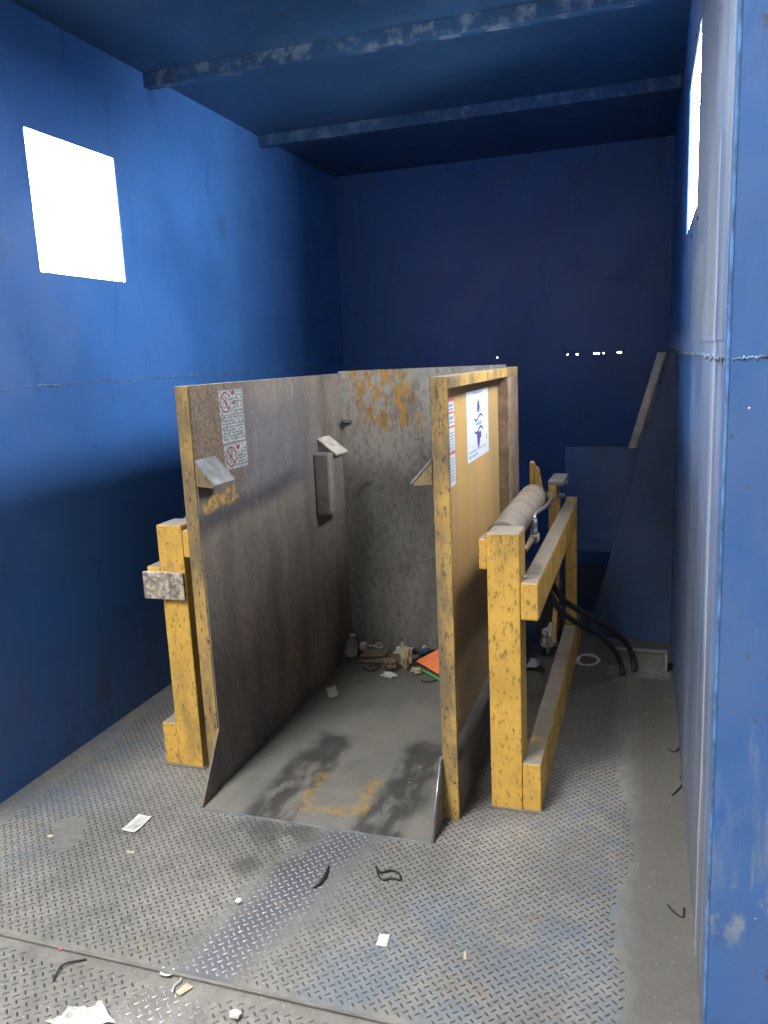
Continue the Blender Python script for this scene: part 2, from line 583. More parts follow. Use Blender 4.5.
# back wall: two sheets that meet at a seam with small gaps daylight comes through
SEAM = 1.578
GAPS = [tuple(on(px, 356, 1, YB).x for px in p) for p in ((496.6, 497.6), (566.8, 568), (576, 578), (593.5, 599), (603, 604), (617, 621.5))]
GAPS.sort()
m = MB()
m.box(XL, XR, YB, YB + .03, -.1, SEAM - .003)
m.box(XL, XR, YB, YB + .03, SEAM + .004, ZC)
x = XL
for a, b in GAPS + [(XR, XR)]:
    m.box(x, a, YB, YB + .03, SEAM - .003, SEAM + .004)
    x = b
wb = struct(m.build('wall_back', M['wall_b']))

wf = MB().box(XR, 1.5, YF - .0, YF + .05, -.1, 3.4).build('wall_front', M['wall_f'])
struct(wf)
# rolled edge at the corner of the doorway
box('corner_strip', M['edge'], wf, XR - .001, XR + .005, YF - .0015, YF + .004, -.009, 3.2, .0012)

def seam_bead(parent, p0, p1, r, mat, seed, n=60):
    rnd = random.Random(seed)
    p0, p1 = Vector(p0), Vector(p1)
    path = [p0.lerp(p1, i / n) + Vector((0, 0, rnd.uniform(-.9, .9) * r)) for i in range(n + 1)]
    rr = [r * rnd.uniform(.15, 1.0) for _ in range(n + 1)]
    MB().tube(path, lambda t: rr[min(n, int(t * n))], 6, smooth=0).build('weld_seam', mat, parent)


seam_bead(wl, (XL, YF + .1, 1.555), (XL, YB - .02, 1.575), .006, M['weld'], 1)
seam_bead(wr, (XR, YF + .06, 1.57), (XR, YB - .02, 1.58), .006, M['weld_pale'], 2, 240)
seam_bead(wf, (XR + .01, YF, 1.572), (1.4, YF, 1.595), .004, M['weld_pale'], 3, 420)
# lower sheet's lapped top edge on the back wall
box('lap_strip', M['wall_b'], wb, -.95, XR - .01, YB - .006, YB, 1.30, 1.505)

# raised sheet carrying the right-hand window
m = MB()
hy0, hy1, hz0, hz1 = RW
y0, y1, z0, z1 = 1.80, 4.02, 1.61, ZC - .005
T = .002
for (a, b, c, d) in ((y0, hy0, z0, z1), (hy1, y1, z0, z1), (hy0, hy1, z0, hz0), (hy0, hy1, hz1, z1)):
    m.box(XR - T, XR, a, b, c, d)
m.build('window_sheet', M['wall_r'], wr)


def wire_mesh(name, xpos, win, parent):
    """expanded-metal lattice over an opening"""
    y0, y1, z0, z1 = win
    m = MB()
    dy, dz = .034, .017
    r = .0011
    ny, nz = int((y1 - y0) / dy) + 1, int((z1 - z0) / dz) + 1

    def seg(a, b):
        d = (b - a).normalized()
        s = Vector((1, 0, 0)).cross(d) * r
        t = Vector((r, 0, 0))
        va = [m.bm.verts.new(a + q) for q in (s, t, -s)]
        vb = [m.bm.verts.new(b + q) for q in (s, t, -s)]
        for i in range(3):
            j = (i + 1) % 3
            m.bm.faces.new((va[i], va[j], vb[j], vb[i]))
    for i in range(ny):
        for k in range(nz):
            a = y0 + i * dy
            c = z0 + k * dz
            mid = Vector((xpos, a + dy / 2, c + dz / 2))
            for q in ((a, c), (a + dy, c), (a, c + dz), (a + dy, c + dz)):
                if q[0] <= y1 + .01 and q[1] <= z1 + .01:
                    seg(mid, Vector((xpos, *q)))
    return m.build(name, M['mesh'], parent)


def window(name, xpos, win, out, wires=True):
    y0, y1, z0, z1 = win
    w = MB()
    f = .022
    lo, hi = min(xpos, xpos + out), max(xpos, xpos + out)
    for (a, b, c, d) in ((y0 - f, y0, z0 - f, z1 + f), (y1, y1 + f, z0 - f, z1 + f), (y0, y1, z0 - f, z0), (y0, y1, z1, z1 + f)):
        w.box(lo, hi, a, b, c, d)
    o = struct(w.build(name, M['wall']))
    if wires:
        wire_mesh('wire_mesh', xpos + out * .5, win, o)
    return o


window('window_1', XL - .004, LW, -.004)
w2 = window('window_2', XR + .003, RW, .002, False)
for (py, pz) in ((2.86, 2.0), (3.30, 2.0), (3.82, 2.0), (3.84, 2.35), (3.82, 2.68), (2.86, 2.35), (3.3, 2.68), (2.86, 2.68)):
    MB().lathe([(0, .007), (.003, .007), (.004, .005)], (XR - T, py, pz), (-1, 0, 0), 6).build('bolt', M['dark_void'], w2)

# ceiling with two beams
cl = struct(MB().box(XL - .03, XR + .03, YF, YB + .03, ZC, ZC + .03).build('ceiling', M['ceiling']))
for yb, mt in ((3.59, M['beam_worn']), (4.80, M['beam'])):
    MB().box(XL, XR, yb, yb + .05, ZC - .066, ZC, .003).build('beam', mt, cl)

# floors
fm = struct(MB().box(XL, XR, 1.59, YB, -.0088, 0.0).build('floor', M['floor']))
ff = struct(MB().box(-6, 3, -5, 1.75, -.05, -.009).build('floor_front', M['floor_front']))
box('floor_edge', M['dusty'], fm, XL, XR, 1.583, 1.592, -.0085, .0004, .002)


def lugs(parent, x0, x1, y0, y1, z, p, L, wd, h, skip, jit):
    rnd = random.Random(5)
    vs, fs = [], []
    for i in range(int((y1 - y0) / p)):
        for j in range(int((x1 - x0) / p)):
            for k in (0, 1):
                x, y = x0 + (j + .5 * k) * p, y0 + (i + .5 * k) * p
                if skip(x, y, rnd):
                    continue
                a = math.radians(45 if k else -45)
                ca, sa = math.cos(a), math.sin(a)
                b = len(vs)
                for (u, v, q) in ((-L, 0, 0), (-L * .45, wd, 0), (L * .45, wd, 0), (L, 0, 0), (L * .45, -wd, 0), (-L * .45, -wd, 0), (-L * .5, 0, h), (L * .5, 0, h)):
                    vs.append((x + u * ca - v * sa, y + u * sa + v * ca, z + q - (.0006 if q == 0 else 0)))
                for f in ((0, 5, 6), (0, 6, 1), (1, 6, 7, 2), (2, 7, 3), (3, 7, 4), (4, 7, 6, 5)):
                    fs.append([b + q for q in f])
    me = bpy.data.meshes.new('tread_lugs')
    me.from_pydata(vs, [], fs)
    me.update()
    for q in me.polygons:
        q.use_smooth = True
    me.materials.append(M['lug'])
    o = bpy.data.objects.new('tread_lugs', me)
    COL.objects.link(o)
    o.parent = parent
    o['kind'] = 'stuff'
    return o


def skip_main(x, y, rnd):
    if -1.5 < x < -.66 and 2.36 < y < 3.9:
        return True
    n = mnoise.noise(Vector((x * 3, y * 3, .3)))
    if x > -.06 + .10 * n:
        return True
    if x < XL + .10 + .06 * n:
        return True
    return mnoise.noise(Vector((x * 5, y * 5, 4.3))) > .62


def skip_front(x, y, rnd):
    return y > 1.55 + .05 * mnoise.noise(Vector((x * 6, 1, 1))) or mnoise.noise(Vector((x * 5, y * 5, 9.3))) > .45


lugs(fm, XL + .02, XR - .02, 1.612, 4.4, 0, .030, .0112, .0034, .0022, skip_main, 0)
lugs(ff, -2.6, .5, 1.0, 1.57, -.009, .033, .0122, .0034, .0024, skip_front, 0)

# added unseen enclosure around the camera; its roof opening shapes the front light
HX0, HX1, HY, HZ = -6.0, 3.0, -5.0, ADDED_ROOF_GAP[4]
m = MB()
m.box(HX0, ADDED_ROOF_GAP[0], HY, YF, HZ, HZ + .05)
m.box(ADDED_ROOF_GAP[1], HX1, HY, YF, HZ, HZ + .05)
m.box(ADDED_ROOF_GAP[0], ADDED_ROOF_GAP[1], HY, ADDED_ROOF_GAP[2], HZ, HZ + .05)
m.box(ADDED_ROOF_GAP[0], ADDED_ROOF_GAP[1], ADDED_ROOF_GAP[3], YF, HZ, HZ + .05)
struct(m.build('ceiling_hall', M['hall']))
m = MB()
m.box(HX0, XL, YF, YF + .05, -.1, HZ)
m.box(1.5, HX1, YF, YF + .05, -.1, HZ)
m.box(XL, XR, YF, YF + .05, ZC + .001, HZ)
m.box(XR, 1.5, YF, YF + .05, 3.4, HZ)
struct(m.build('wall_hall_inner', M['hall']))
struct(MB().box(HX0 - .05, HX0, HY, YF, -.1, HZ).build('wall_hall_left', M['hall']))
struct(MB().box(HX1, HX1 + .05, HY, YF, -.1, HZ).build('wall_hall_right', M['hall']))
struct(MB().box(HX0, HX1, HY - .05, HY, -.1, HZ).build('wall_hall_outer', M['hall']))
# unseen yard outside both windows, added to keep the ceiling dark
m = MB()
m.box(-30, XL - .03, YF + .05, 30, -.2, -.12)
m.box(XR + .03, 30, YF + .05, 30, -.2, -.12)
struct(m.build('ground', M['asphalt']))

# plates standing in front of the back wall, right of the lifter
gp = thing('guard_plate', 'flat dark blue steel plate standing behind the lifter, above a dark opening', 'steel plate', (-.23, 4.47, 0))
box('plate', M['wall_d'], gp, -.428, -.02, 4.470, 4.478, .56, 1.083, .002)
box('lower_strip', M['wall_d'], gp, -.40, -.10, 4.474, 4.484, .495, .568, .002)
ck = thing('cheek_plate', 'tall blue cheek plate with a slanting lit flange against the right wall', 'steel plate', (0, 4.45, 0))
pts = [(XR - .001, 0, 0), (XR - .001, 0, 1.575), (.098, 0, 1.575), (-.030, 0, 1.083), (-.268, 0, .13), (-.30, 0, 0)]
MB().prism([(a, 4.45, c) for a, _, c in pts], (0, .008, 0), .001).build('plate', M['wall_d'], ck)
MB().prism([(.112, 4.448, 1.578), (.085, 4.40, 1.578), (-.058, 4.40, 1.083), (-.028, 4.448, 1.083)], (.004, 0, .001)).build('flange', M['flange'], ck)
MB().prism([(.090, 4.40, 1.575), (.048, 4.40, 1.575), (-.092, 4.40, 1.083), (-.050, 4.40, 1.083)], (0, .006, 0)).build('flange', M['flange'], ck)

# ------------------------------------------------------------------ tipping cradle
CX0, CX1 = -1.593, -.603        # outer faces
IX0, IX1 = -1.535, -.660        # inner faces
CY0, CY1, CZ = 2.478, 3.955, 1.540
cr = thing('tipping_cradle', 'tall open-fronted steel bin cradle with yellow edges, scraped inside, standing between two lift frames', 'bin lifter', ((CX0 + CX1) / 2, (CY0 + CY1) / 2, 0))
MB().box(IX0 - .006, IX0, CY0 + .004, CY1, .006, CZ).build('side_panel', M['steel_left'], cr, label='scraped grey inner side wall')
MB().box(IX1 + .006, IX1 + .010, CY0 + .014, CY1 - .03, .01, CZ - .03).build('side_panel', M['panel_out'], cr, label='yellow outer side wall')
MB().box(IX1 - .001, IX1 + .005, CY0 + .013, CY1 - .01, .01, CZ - .004).build('inner_skin', M['steel'], cr)
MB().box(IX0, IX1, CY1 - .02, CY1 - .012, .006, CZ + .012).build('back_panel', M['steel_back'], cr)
for s, (xa, xb) in ((-1, (CX0, IX0 - .006)), (1, (IX1 + .004, CX1))):
    MB().box(xa, xb, CY0, CY0 + .012, .0, CZ, .0015).build('front_post', M['cradle_post'], cr)
    xo = (xa, xa + .006) if s < 0 else (xb - .006, xb)
    MB().box(xo[0], xo[1], CY0 + .012, CY0 + .022, .0, CZ, .001).build('post_flange', M['cradle_post'], cr)
    MB().box(xa, xb, CY0 + .012, CY1, CZ - .040, CZ, .002).build('top_rail', M['cradle_post'], cr)
    MB().box(xa, xb, CY1 - .30, CY1, .0, CZ - .04, .002).build('rear_post', M['tan_dust'], cr) if s > 0 else \
        MB().box(xa, xb, CY1 - .06, CY1, .0, CZ - .04, .002).build('rear_post', M['dusty'], cr)
    MB().box(xa, xb, CY0 + .013, CY1 - .06, .0, .20, .002).build('bottom_rail', M['dusty'], cr)
MB().box(IX0, IX1, CY1 - .012, CY1, .0, CZ, .001).build('back_sheet', M['dusty'], cr)
# floor with a thin lip
LY = 2.316
MB().prism([(IX0 + .001, LY, .0015), (IX0 + .001, CY0, .013), (IX0 + .001, CY1 - .02, .013), (IX0 + .001, CY1 - .02, .004), (IX0 + .001, LY, .0005)], (IX1 - IX0 - .002, 0, 0)).build('floor_plate', M['ramp'], cr)
MB().box(IX0, IX1 + .012, LY - .004, LY + .0015, .0004, .005).build('lip_edge', M['bracket_plate'], cr)
for xa, yl, zt in ((IX0 - .006, LY + .002, .245), (IX1 - .002, LY, .235)):
    MB().prism([(xa, yl, .001), (xa, CY0 + .0035, .001), (xa, CY0 + .0035, zt)], (.006, 0, 0)).build('lip_cheek', M['steel_left'] if xa < -1 else M['dusty'], cr)
MB().tube([(IX1 - .001, CY0 - .004, .235), (IX1 - .001, LY - .001, .004)], .0032, 6, smooth=0).build('cheek_edge', M['bracket_plate'], cr)


def wedge(side, y0, y1, zt, proj, drop, gm='cradle_post', pm='bracket_plate'):
    xi = IX0 if side < 0 else IX1
    s = -side
    p = [(xi, y0, zt), (xi + s * proj, y0, zt - drop), (xi + s * proj * .9, y0, zt - drop - .012), (xi, y0, zt - drop - .006)]
    g = MB().prism(p, (0, .006, 0)).build('hook_gusset', M[gm], cr)
    MB().prism([(xi, y0 - .003, zt + .004), (xi + s * (proj + .006), y0 - .003, zt - drop), (xi + s * (proj + .003), y0 - .003, zt - drop - .007), (xi, y0 - .003, zt - .004)],
               (0, y1 - y0, 0)).build('hook_plate', M[pm], cr)
    return g


wedge(-1, CY0, CY0 + .145, 1.272, .072, .085)
wedge(1, CY0, CY0 + .145, 1.276, .068, .075)
wedge(-1, 3.60, 3.755, 1.232, .095, .075, 'dusty', 'flange')
MB().box(IX0, IX0 + .084, 3.535, 3.60, .862, 1.17, .012).build('stop_block', M['dusty'], cr)
MB().box(IX0, IX0 + .075, 3.60, 3.73, .868, 1.155, .004).build('stop_block', M['steel'], cr)
# small torn tabs on the back panel
for px, py, sx, sz in ((348, 422, .045, .02), (370, 482, .03, .012)):
    p = on(px, py, 1, CY1 - .02)
    MB().box(p.x - sx / 2, p.x + sx / 2, CY1 - .045, CY1 - .02, p.z - sz / 2, p.z + sz / 2, .004).build('latch_stub', M['dark_void'], cr)
    MB().box(p.x - sx * .3, p.x + sx * .45, CY1 - .05, CY1 - .045, p.z - sz * .1, p.z + sz / 2, .001).build('latch_tongue', M['zinc'], cr)


# --- stickers on the inner left side (seen face +x)
def quad_x(m, xf, y0, y1, z0, z1, t=.0006):
    m.box(min(xf, xf + t), max(xf, xf + t), y0, y1, z0, z1)


def ring_x(m, xf, yc, zc, r, w, n=28, squash=1.0):
    for k in range(n):
        a0, a1 = 2 * math.pi * k / n, 2 * math.pi * (k + 1) / n
        m.poly([(xf, yc + q * math.cos(a) * squash, zc + q * math.sin(a)) for q, a in ((r, a0), (r, a1), (r - w, a1), (r - w, a0))])


rnd = random.Random(8)
XS = IX0 + .001
for k, (z1, z0) in enumerate(((1.513, 1.420), (1.416, 1.312), (1.305, 1.207))):
    y0, y1 = 2.678 + .006 * k, 2.866 + .003 * k
    m = MB()
    quad_x(m, IX0, y0, y1, z0, z1, .001)
    st = m.build('warning_sticker', M['sticker'], cr, label=['upper worn sticker with red prohibition circle', 'middle worn sticker with faint pictograms', 'lower worn sticker with red prohibition circle'][k])
    xs = XS + .0004
    if k != 1:
        m = MB()
        yc, zc = y0 + .050, (z0 + z1) / 2
        ring_x(m, xs, yc, zc, .040, .006)
        m.poly([(xs, yc - .030, zc + .026), (xs, yc - .025, zc + .030), (xs, yc + .030, zc - .026), (xs, yc + .025, zc - .030)])
        m.build('prohibition_ring', M['ink_red'], st)
        m = MB()      # the little figure behind the bar
        ring_x(m, xs - .0001, yc + .004, zc + .017, .006, .006, 10)
        for q in (((-.006, .010), (.010, .008), (.012, -.008), (-.002, -.006)), ((-.002, -.006), (.004, -.006), (-.008, -.026), (-.013, -.024)), ((.006, -.006), (.012, -.008), (.018, -.024), (.012, -.025)), ((-.006, .010), (-.020, -.002), (-.016, -.006), (-.003, .004))):
            m.poly([(xs - .0001, yc + a, zc + b) for a, b in q])
        m.build('pictogram', M['ink_grey'], st)
        for (a, b, c, d) in ((.100, .122, .074, .090),) + (((.104, .126, .036, .050),) if k == 0 else ()):
            m = MB()
            m.poly([(xs, y0 + a, z0 + c), (xs, y0 + b, z0 + c), (xs, y0 + b, z0 + d), (xs, y0 + a, z0 + d)])
            m.build('red_block', M['ink_red'], st)
    m = MB()
    for r_ in range(7 if k != 1 else 8):
        zz = z0 + .010 + r_ * .0118
        yy = y0 + (.104 if k != 1 else .010)
        while yy < y1 - .012:
            w_ = rnd.uniform(.008, .03)
            if not (k != 1 and yy < y0 + .128 and zz > z0 + .068) and rnd.random() < .75:
                m.poly([(xs, yy, zz), (xs, min(yy + w_, y1 - .006), zz), (xs, min(yy + w_, y1 - .006), zz + .0055), (xs, yy, zz + .0055)])
            yy += w_ + .004
    m.build('worn_print', M['ink_grey'], st, kind='stuff')

# --- notices on the outer right side (seen face +x)
XP = IX1 + .010
m = MB()
quad_x(m, XP, 2.975, 3.408, 1.193, 1.466, .001)
sh = m.build('notice_sheet', M['sheet'], cr, label='white laminated sheet with a dark blue emblem')
xs = XP + .0014
yc, zc = 3.20, 1.333
m = MB()


def strip(pts, w):
    for i in range(len(pts) - 1):
        (a, b), (c, d) = pts[i], pts[i + 1]
        m.poly([(xs, yc + a, zc + b - w / 2), (xs, yc + c, zc + d - w / 2), (xs, yc + c, zc + d + w / 2), (xs, yc + a, zc + b + w / 2)])


for base in (.022, -.028):
    m = MB()
    strip([(-.085 + .017 * i, base + .010 * math.sin(i / 10 * 2 * math.pi + 3.4)) for i in range(11)], .009)
    m.build('emblem_wave', M['ink_blue'], sh)
for q in ([(-.012, .040), (-.030, .058), (-.022, .082), (.002, .098), (.020, .078), (.012, .062), (.006, .044)],
          [(.026, .040), (.018, .066), (.030, .074), (.038, .050)],
          [(-.034, -.038), (.010, -.036), (.046, -.040), (.048, -.058), (.022, -.066), (.004, -.098), (-.016, -.104), (-.036, -.070)]):
    m = MB()
    m.poly([(xs, yc + a, zc + b) for a, b in q])
    m.build('emblem_shape', M['ink_blue'], sh)
m = MB()
for q in ([(-.036, .040), (-.044, .048), (-.040, .062), (-.030, .050)], [(-.06, .004), (.06, .006), (.06, -.008), (-.06, -.010)]):
    m.poly([(xs, yc + a, zc + b) for a, b in q])
for r_, (a0, a1, zz, hh) in enumerate(((.12, .30, 1.452, .006), (.02, .18, 1.226, .006), (.20, .38, 1.226, .005), (.02, .07, 1.206, .010), (.085, .14, 1.206, .010), (.155, .20, 1.206, .010))):
    m.poly([(xs, 2.975 + a0, zz), (xs, 2.975 + a1, zz), (xs, 2.975 + a1, zz + hh), (xs, 2.975 + a0, zz + hh)])
m.build('faint_print', M['ink_cyan'], sh, kind='stuff')
m = MB()
ring_x(m, xs, 3.365, 1.260, .012, .005, 12)
m.build('small_mark', M['ink_grey'], sh)
m = MB()
quad_x(m, XP, 2.675, 2.768, 1.150, 1.458, .001)
ls = m.build('instruction_strip', M['sheet'], cr, label='narrow white instruction strip with red bars')
for zz, hh in ((1.448, .010), (1.405, .007), (1.356, .007), (1.262, .010)):
    m = MB()
    m.poly([(xs, 2.677, zz), (xs, 2.766, zz), (xs, 2.766, zz + hh), (xs, 2.677, zz + hh)])
    m.build('red_bar', M['ink_pink'], ls)
m = MB()
for zz, hh in ((1.430, .008), (1.418, .006), (1.385, .012), (1.372, .006)) + tuple((1.335 - .0105 * i, .005) for i in range(7)) + tuple((1.245 - .011 * i, .005) for i in range(8)):
    m.poly([(xs, 2.69, zz), (xs, 2.752, zz), (xs, 2.752, zz + hh), (xs, 2.69, zz + hh)])
m.build('blue_print', M['ink_cyan'], ls, kind='stuff')


# ------------------------------------------------------------------ lift frames
MID = (CX0 + CX1) / 2


def lift_frame(side, label):
    """side +1: right of the cradle, -1: mirrored on its left"""
    def X(a, b):
        if side > 0:
            return a, b
        return 2 * MID - b, 2 * MID - a
    fr = thing('lift_frame', label, 'lift frame', ((sum(X(-.507, -.335)) / 2), 3.3, 0), 'yellow lift frames beside the cradle')

    def bx(name, mat, a, b, y0, y1, z0, z1, bev=.004, **k):
        q = X(a, b)
        return MB().box(q[0], q[1], y0, y1, z0, z1, bev).build(name, mat, fr, **k)
    bx('post', M['yellow'], -.507, -.396, 2.585, 2.715, .004, 1.012)
    bx('base_plate', M['dusty'], -.515, -.325, 2.578, 2.73, .0, .006, .001)
    bx('upper_rail', M['yellow'], -.413 + .018, -.335, 2.585, 4.10, .712, .845, .006)
    bx('bottom_rail', M['yellow'], -.395, -.331, 2.587, 4.095, .004, .185, .004)
    bx('bottom_rail', M['yellow_dirty'], -.395, -.331, 4.175, 4.42, .004, .185, .004)
    bx('bearing_block', M['yellow'], -.535, -.507, 2.588, 2.70, .885, .992, .004)
    bx('rear_post', M['yellow'], -.39, -.335, 4.10, 4.17, .004, .86, .003)
    bx('rear_block', M['yellow_dirty'], -.435, -.398, 3.75, 3.93, .70, .985, .003)
    bx('rear_block_cap', M['dusty'], -.438, -.365, 3.752, 4.02, .985, 1.004, .003)
    q = sum(X(-.460, -.460)) / 2
    s = side
    c = MB().lathe([(0, .052), (.006, .057), (.80, .057), (.812, .048), (.812, .02)], (q - s * .016, 2.716, .972), (0, 1, 0), 28).build('cylinder', M['cyl'], fr, label='dusty hydraulic cylinder')
    MB().lathe([(0, .016), (.20, .016)], (q - s * .014, 3.52, .972), (0, 1, 0), 14).build('piston_rod', M['zinc'], fr)
    xa, xb = X(-.515, -.495)
    MB().prism([(xa, 3.70, .86), (xa, 3.70, 1.10), (xa, 3.73, 1.105), (xa, 3.95, .96), (xa, 3.95, .86)], (xb - xa, 0, 0), .003).build('crank_arm', M['yellow_dirty'], fr)
    MB().prism([(q - s * .03, 3.70, .90), (q + s * .015, 3.70, .90), (q - s * .012, 3.70, 1.075), (q - s * .03, 3.70, 1.085)], (0, .02, 0), .002).build('crank_web', M['yellow_dirty'], fr)
    MB().box(*X(-.535, -.43), 4.24, 4.42, .0, .34, .004).build('pivot_housing', M['dusty'], fr)
    if side > 0:
        for py, pz in ((3.83, .945), (3.98, .985)):
            MB().lathe([(0, .016), (.012, .016), (.012, .010), (.03, .010)], (-.398 + .0, py, pz - .02), (1, 0, 0), 6).build('bolt', M['zinc'], fr)
        # pipework between cylinder and rail
        MB().box(-.436, -.400, 3.08, 3.15, .862, .893, .006).build('elbow_block', M['cyl'], fr)
        MB().lathe([(0, .011), (.19, .011)], (-.425, 2.89, .878), (0, 1, 0), 10).build('pipe_stub', M['yellow_dirty'], fr)
        MB().lathe([(0, .015), (.022, .015), (.023, .012), (.030, .012), (.031, .0155), (.062, .0155)], (-.418, 3.115, .893), (0, -.05, 1), 6).build('fitting', M['zinc'], fr)
        MB().tube([(-.418, 3.112, .952), (-.420, 3.15, .968), on(537, 512, 0, -.42), on(541, 509.5, 0, -.42), on(545, 507, 0, -.42), on(549, 502.5, 0, -.42), on(551, 499, 0, -.42)], .0085, 8).build('steel_pipe', M['zinc'], fr)
        MB().lathe([(0, .014), (.03, .014), (.031, .018), (.06, .018)], on(551, 500, 0, -.42), (-.1, .3, .15), 8).build('fitting', M['cyl'], fr)
        MB().prism([(-.43, 3.78, .20), (-.43, 3.84, .20), (-.43, 4.08, .56), (-.43, 4.08, .66)], (.02, 0, 0), .002).build('brace', M['yellow_dirty'], fr)
    else:
        xa, xb = X(-.395, -.318)
        MB().box(xa + .004, -1.692, 2.570, 2.585, .716, .826, .003).build('end_plate', M['bare'], fr, label='scraped white and rusty end plate')
    return fr


lift_frame(1, 'yellow lift frame with dusty cylinder and long rail, between cradle and right wall')
lift_frame(-1, 'yellow lift frame with scraped end plate, beside the blue wall with square window')

# hoses dropping to the floor behind the frame
h = MB().tube([on(546, 575, 1, 3.36), on(549, 590, 1, 3.42), on(560, 610, 1, 3.52), on(580, 625, 1, 3.64), on(600, 636, 1, 3.76), on(614, 650, 1, 3.86), on(621, 664, 1, 3.92), fl(622, 676, .004)], .014, 10).build('hydraulic_hose', M['black'])
tag(h, 'black hydraulic hose curving low to the floor, nearer of the two beside lifter', 'hose', 'hydraulic hoses')
h = MB().tube([on(549, 570, 1, 3.44), on(553, 585, 1, 3.50), on(566, 602, 1, 3.60), on(590, 617, 1, 3.74), on(612, 630, 1, 3.86), on(627, 644, 1, 3.95), on(633, 660, 1, 3.985), fl(634, 672, .004)], .014, 10).build('hydraulic_hose', M['black'])
tag(h, 'black hydraulic hose arching higher, farther of the two beside lifter', 'hose', 'hydraulic hoses')
fb = thing('floor_bracket', 'low grey steel bracket on floor where the two black hoses end', 'bracket', (0, 4.02, 0))
MB().box(-.165, .118, 4.03, 4.036, 0, .095).build('upright', M['dusty'], fb)
MB().box(-.165, .118, 4.02, 4.046, .092, .098).build('lip', M['bracket_plate'], fb)
MB().box(-.17, .13, 3.90, 4.03, 0, .004).build('foot', M['dusty'], fb)
MB().box(.108, .118, 3.98, 4.03, .004, .092).build('end_web', M['bracket_plate'], fb)


# ------------------------------------------------------------------ litter
def sheet(name, mat, pts, z, label, cat, t=.0008, curl=.004, n=6, seed=1, group=None, amp=None):
    """a loose sheet on the floor from four floor corners, gently curled"""
    rnd = random.Random(seed)
    a, b, c, d = [Vector((p.x, p.y, 0)) for p in pts]
    m = MB()
    g = {}
    for i in range(n + 1):
        for j in range(n + 1):
            u, v = i / n, j / n
            p = a.lerp(b, u).lerp(d.lerp(c, u), v)
            hh = z + t + curl * (abs(2 * u - 1) ** 2 * .5 + .5 * abs(2 * v - 1) ** 2 * (1 if (seed % 2) else .3)) + (rnd.uniform(0, amp) if amp else 0)
            g[i, j] = m.bm.verts.new((p.x, p.y, hh))
    for i in range(n):
        for j in range(n):
            m.bm.faces.new((g[i, j], g[i + 1, j], g[i + 1, j + 1], g[i, j + 1]))
    r = bmesh.ops.extrude_face_region(m.bm, geom=m.bm.faces[:])
    for v in r['geom']:
        if isinstance(v, bmesh.types.BMVert):
            v.co.z -= t
    o = m.build(name, mat)
    return tag(o, label, cat, group)


def crumple(name, mat, c, sx, sy, sz, label, cat, seed, sub=3, group=None, rotz=0.0):
    m = MB()
    bmesh.ops.create_icosphere(m.bm, subdivisions=sub, radius=1.0)
    off = Vector((seed * 3.7, seed * 1.3, seed * 2.1))
    R = Matrix.Rotation(rotz, 3, 'Z')
    for v in m.bm.verts:
        d = v.co.normalized()
        k = .72 + .55 * mnoise.noise(d * 1.8 + off) + .30 * mnoise.noise(d * 4.5 + off)
        q = Vector((d.x * k * sx, d.y * k * sy, d.z * k * sz))
        v.co = R @ q
    zm = min(v.co.z for v in m.bm.verts)
    for v in m.bm.verts:
        v.co += Vector((c.x, c.y, c.z - zm))
    return tag(m.build(name, mat), label, cat, group)


# receipt on the tread plate, with grey printed bands
rc = sheet('receipt', M['paper'], [fl(121.5, 831), fl(135, 834), fl(152, 818), fl(139, 815.5)], .001, 'long white receipt lying on tread plate left of the ramp', 'receipt', curl=.006, seed=3)
m = MB()
a, b, c, d = fl(122, 830.5), fl(135, 833), fl(151, 818), fl(139, 816)
for k in range(9):
    u0, u1 = .10 + k * .09, .13 + k * .09 + (.02 if k in (2, 3) else 0)
    l0, r0 = a.lerp(d, u0), b.lerp(c, u0)
    l1, r1 = a.lerp(d, u1), b.lerp(c, u1)
    lift = Vector((0, 0, .0075))
    m.poly([l0.lerp(r0, .15) + lift, l0.lerp(r0, .85) + lift, l1.lerp(r1, .85) + lift, l1.lerp(r1, .15) + lift])
m.build('printed_band', M['paper_grey'], rc)
lb = sheet('paper_label', M['paper'], [fl(376, 946), fl(386.5, 947.5), fl(390, 935.5), fl(379.5, 934.5)], .0015, 'small white printed label alone on tread plate before the ramp', 'label', curl=.002, seed=2)
m = MB()
q = [fl(380, 940), fl(387.5, 941), fl(389, 937), fl(381, 936)]
m.poly([Vector((p.x, p.y, .0045)) for p in q])
m.build('printed_band', M['paper_grey'], lb)
Z0 = -.008
sheet('paper_scrap', M['paper'], [fl(159, 977, Z0), fl(170, 979, Z0), fl(175, 971.5, Z0), fl(163, 969.5, Z0)], Z0 + .002, 'small white scrap with folded edge just below the plate edge', 'paper scrap', seed=5, curl=.008)
sheet('paper_scrap', M['tan'], [fl(176, 993, Z0), fl(180, 997, Z0), fl(193.5, 988, Z0), fl(187, 984, Z0)], Z0 + .002, 'small tan card scrap on the front plate', 'card scrap', seed=4, curl=.002)
o = MB().tube([fl(173, 993, Z0 + .004), fl(174, 986, Z0 + .006), fl(180, 981, Z0 + .006), fl(181, 978, Z0 + .004)], .0025, 6).build('string_scrap', M['paper_grey'])
tag(o, 'short curled white string between white and tan scraps', 'string')
crumple('paper_scrap', M['paper'], fl(236, 1017, Z0), .022, .016, .012, 'crumpled white scrap at the bottom centre of the front plate', 'paper scrap', 3, 2)
crumple('paper_scrap', M['paper'], fl(239, 903), .016, .012, .009, 'tiny crumpled white scrap on the tread plate below the ramp', 'paper scrap', 9, 2)
sheet('paper_scrap', M['tan'], [fl(126, 853), fl(134, 854.5), fl(135, 851.5), fl(127, 851)], .001, 'tiny yellowish paper sliver below the receipt', 'paper scrap', seed=6)
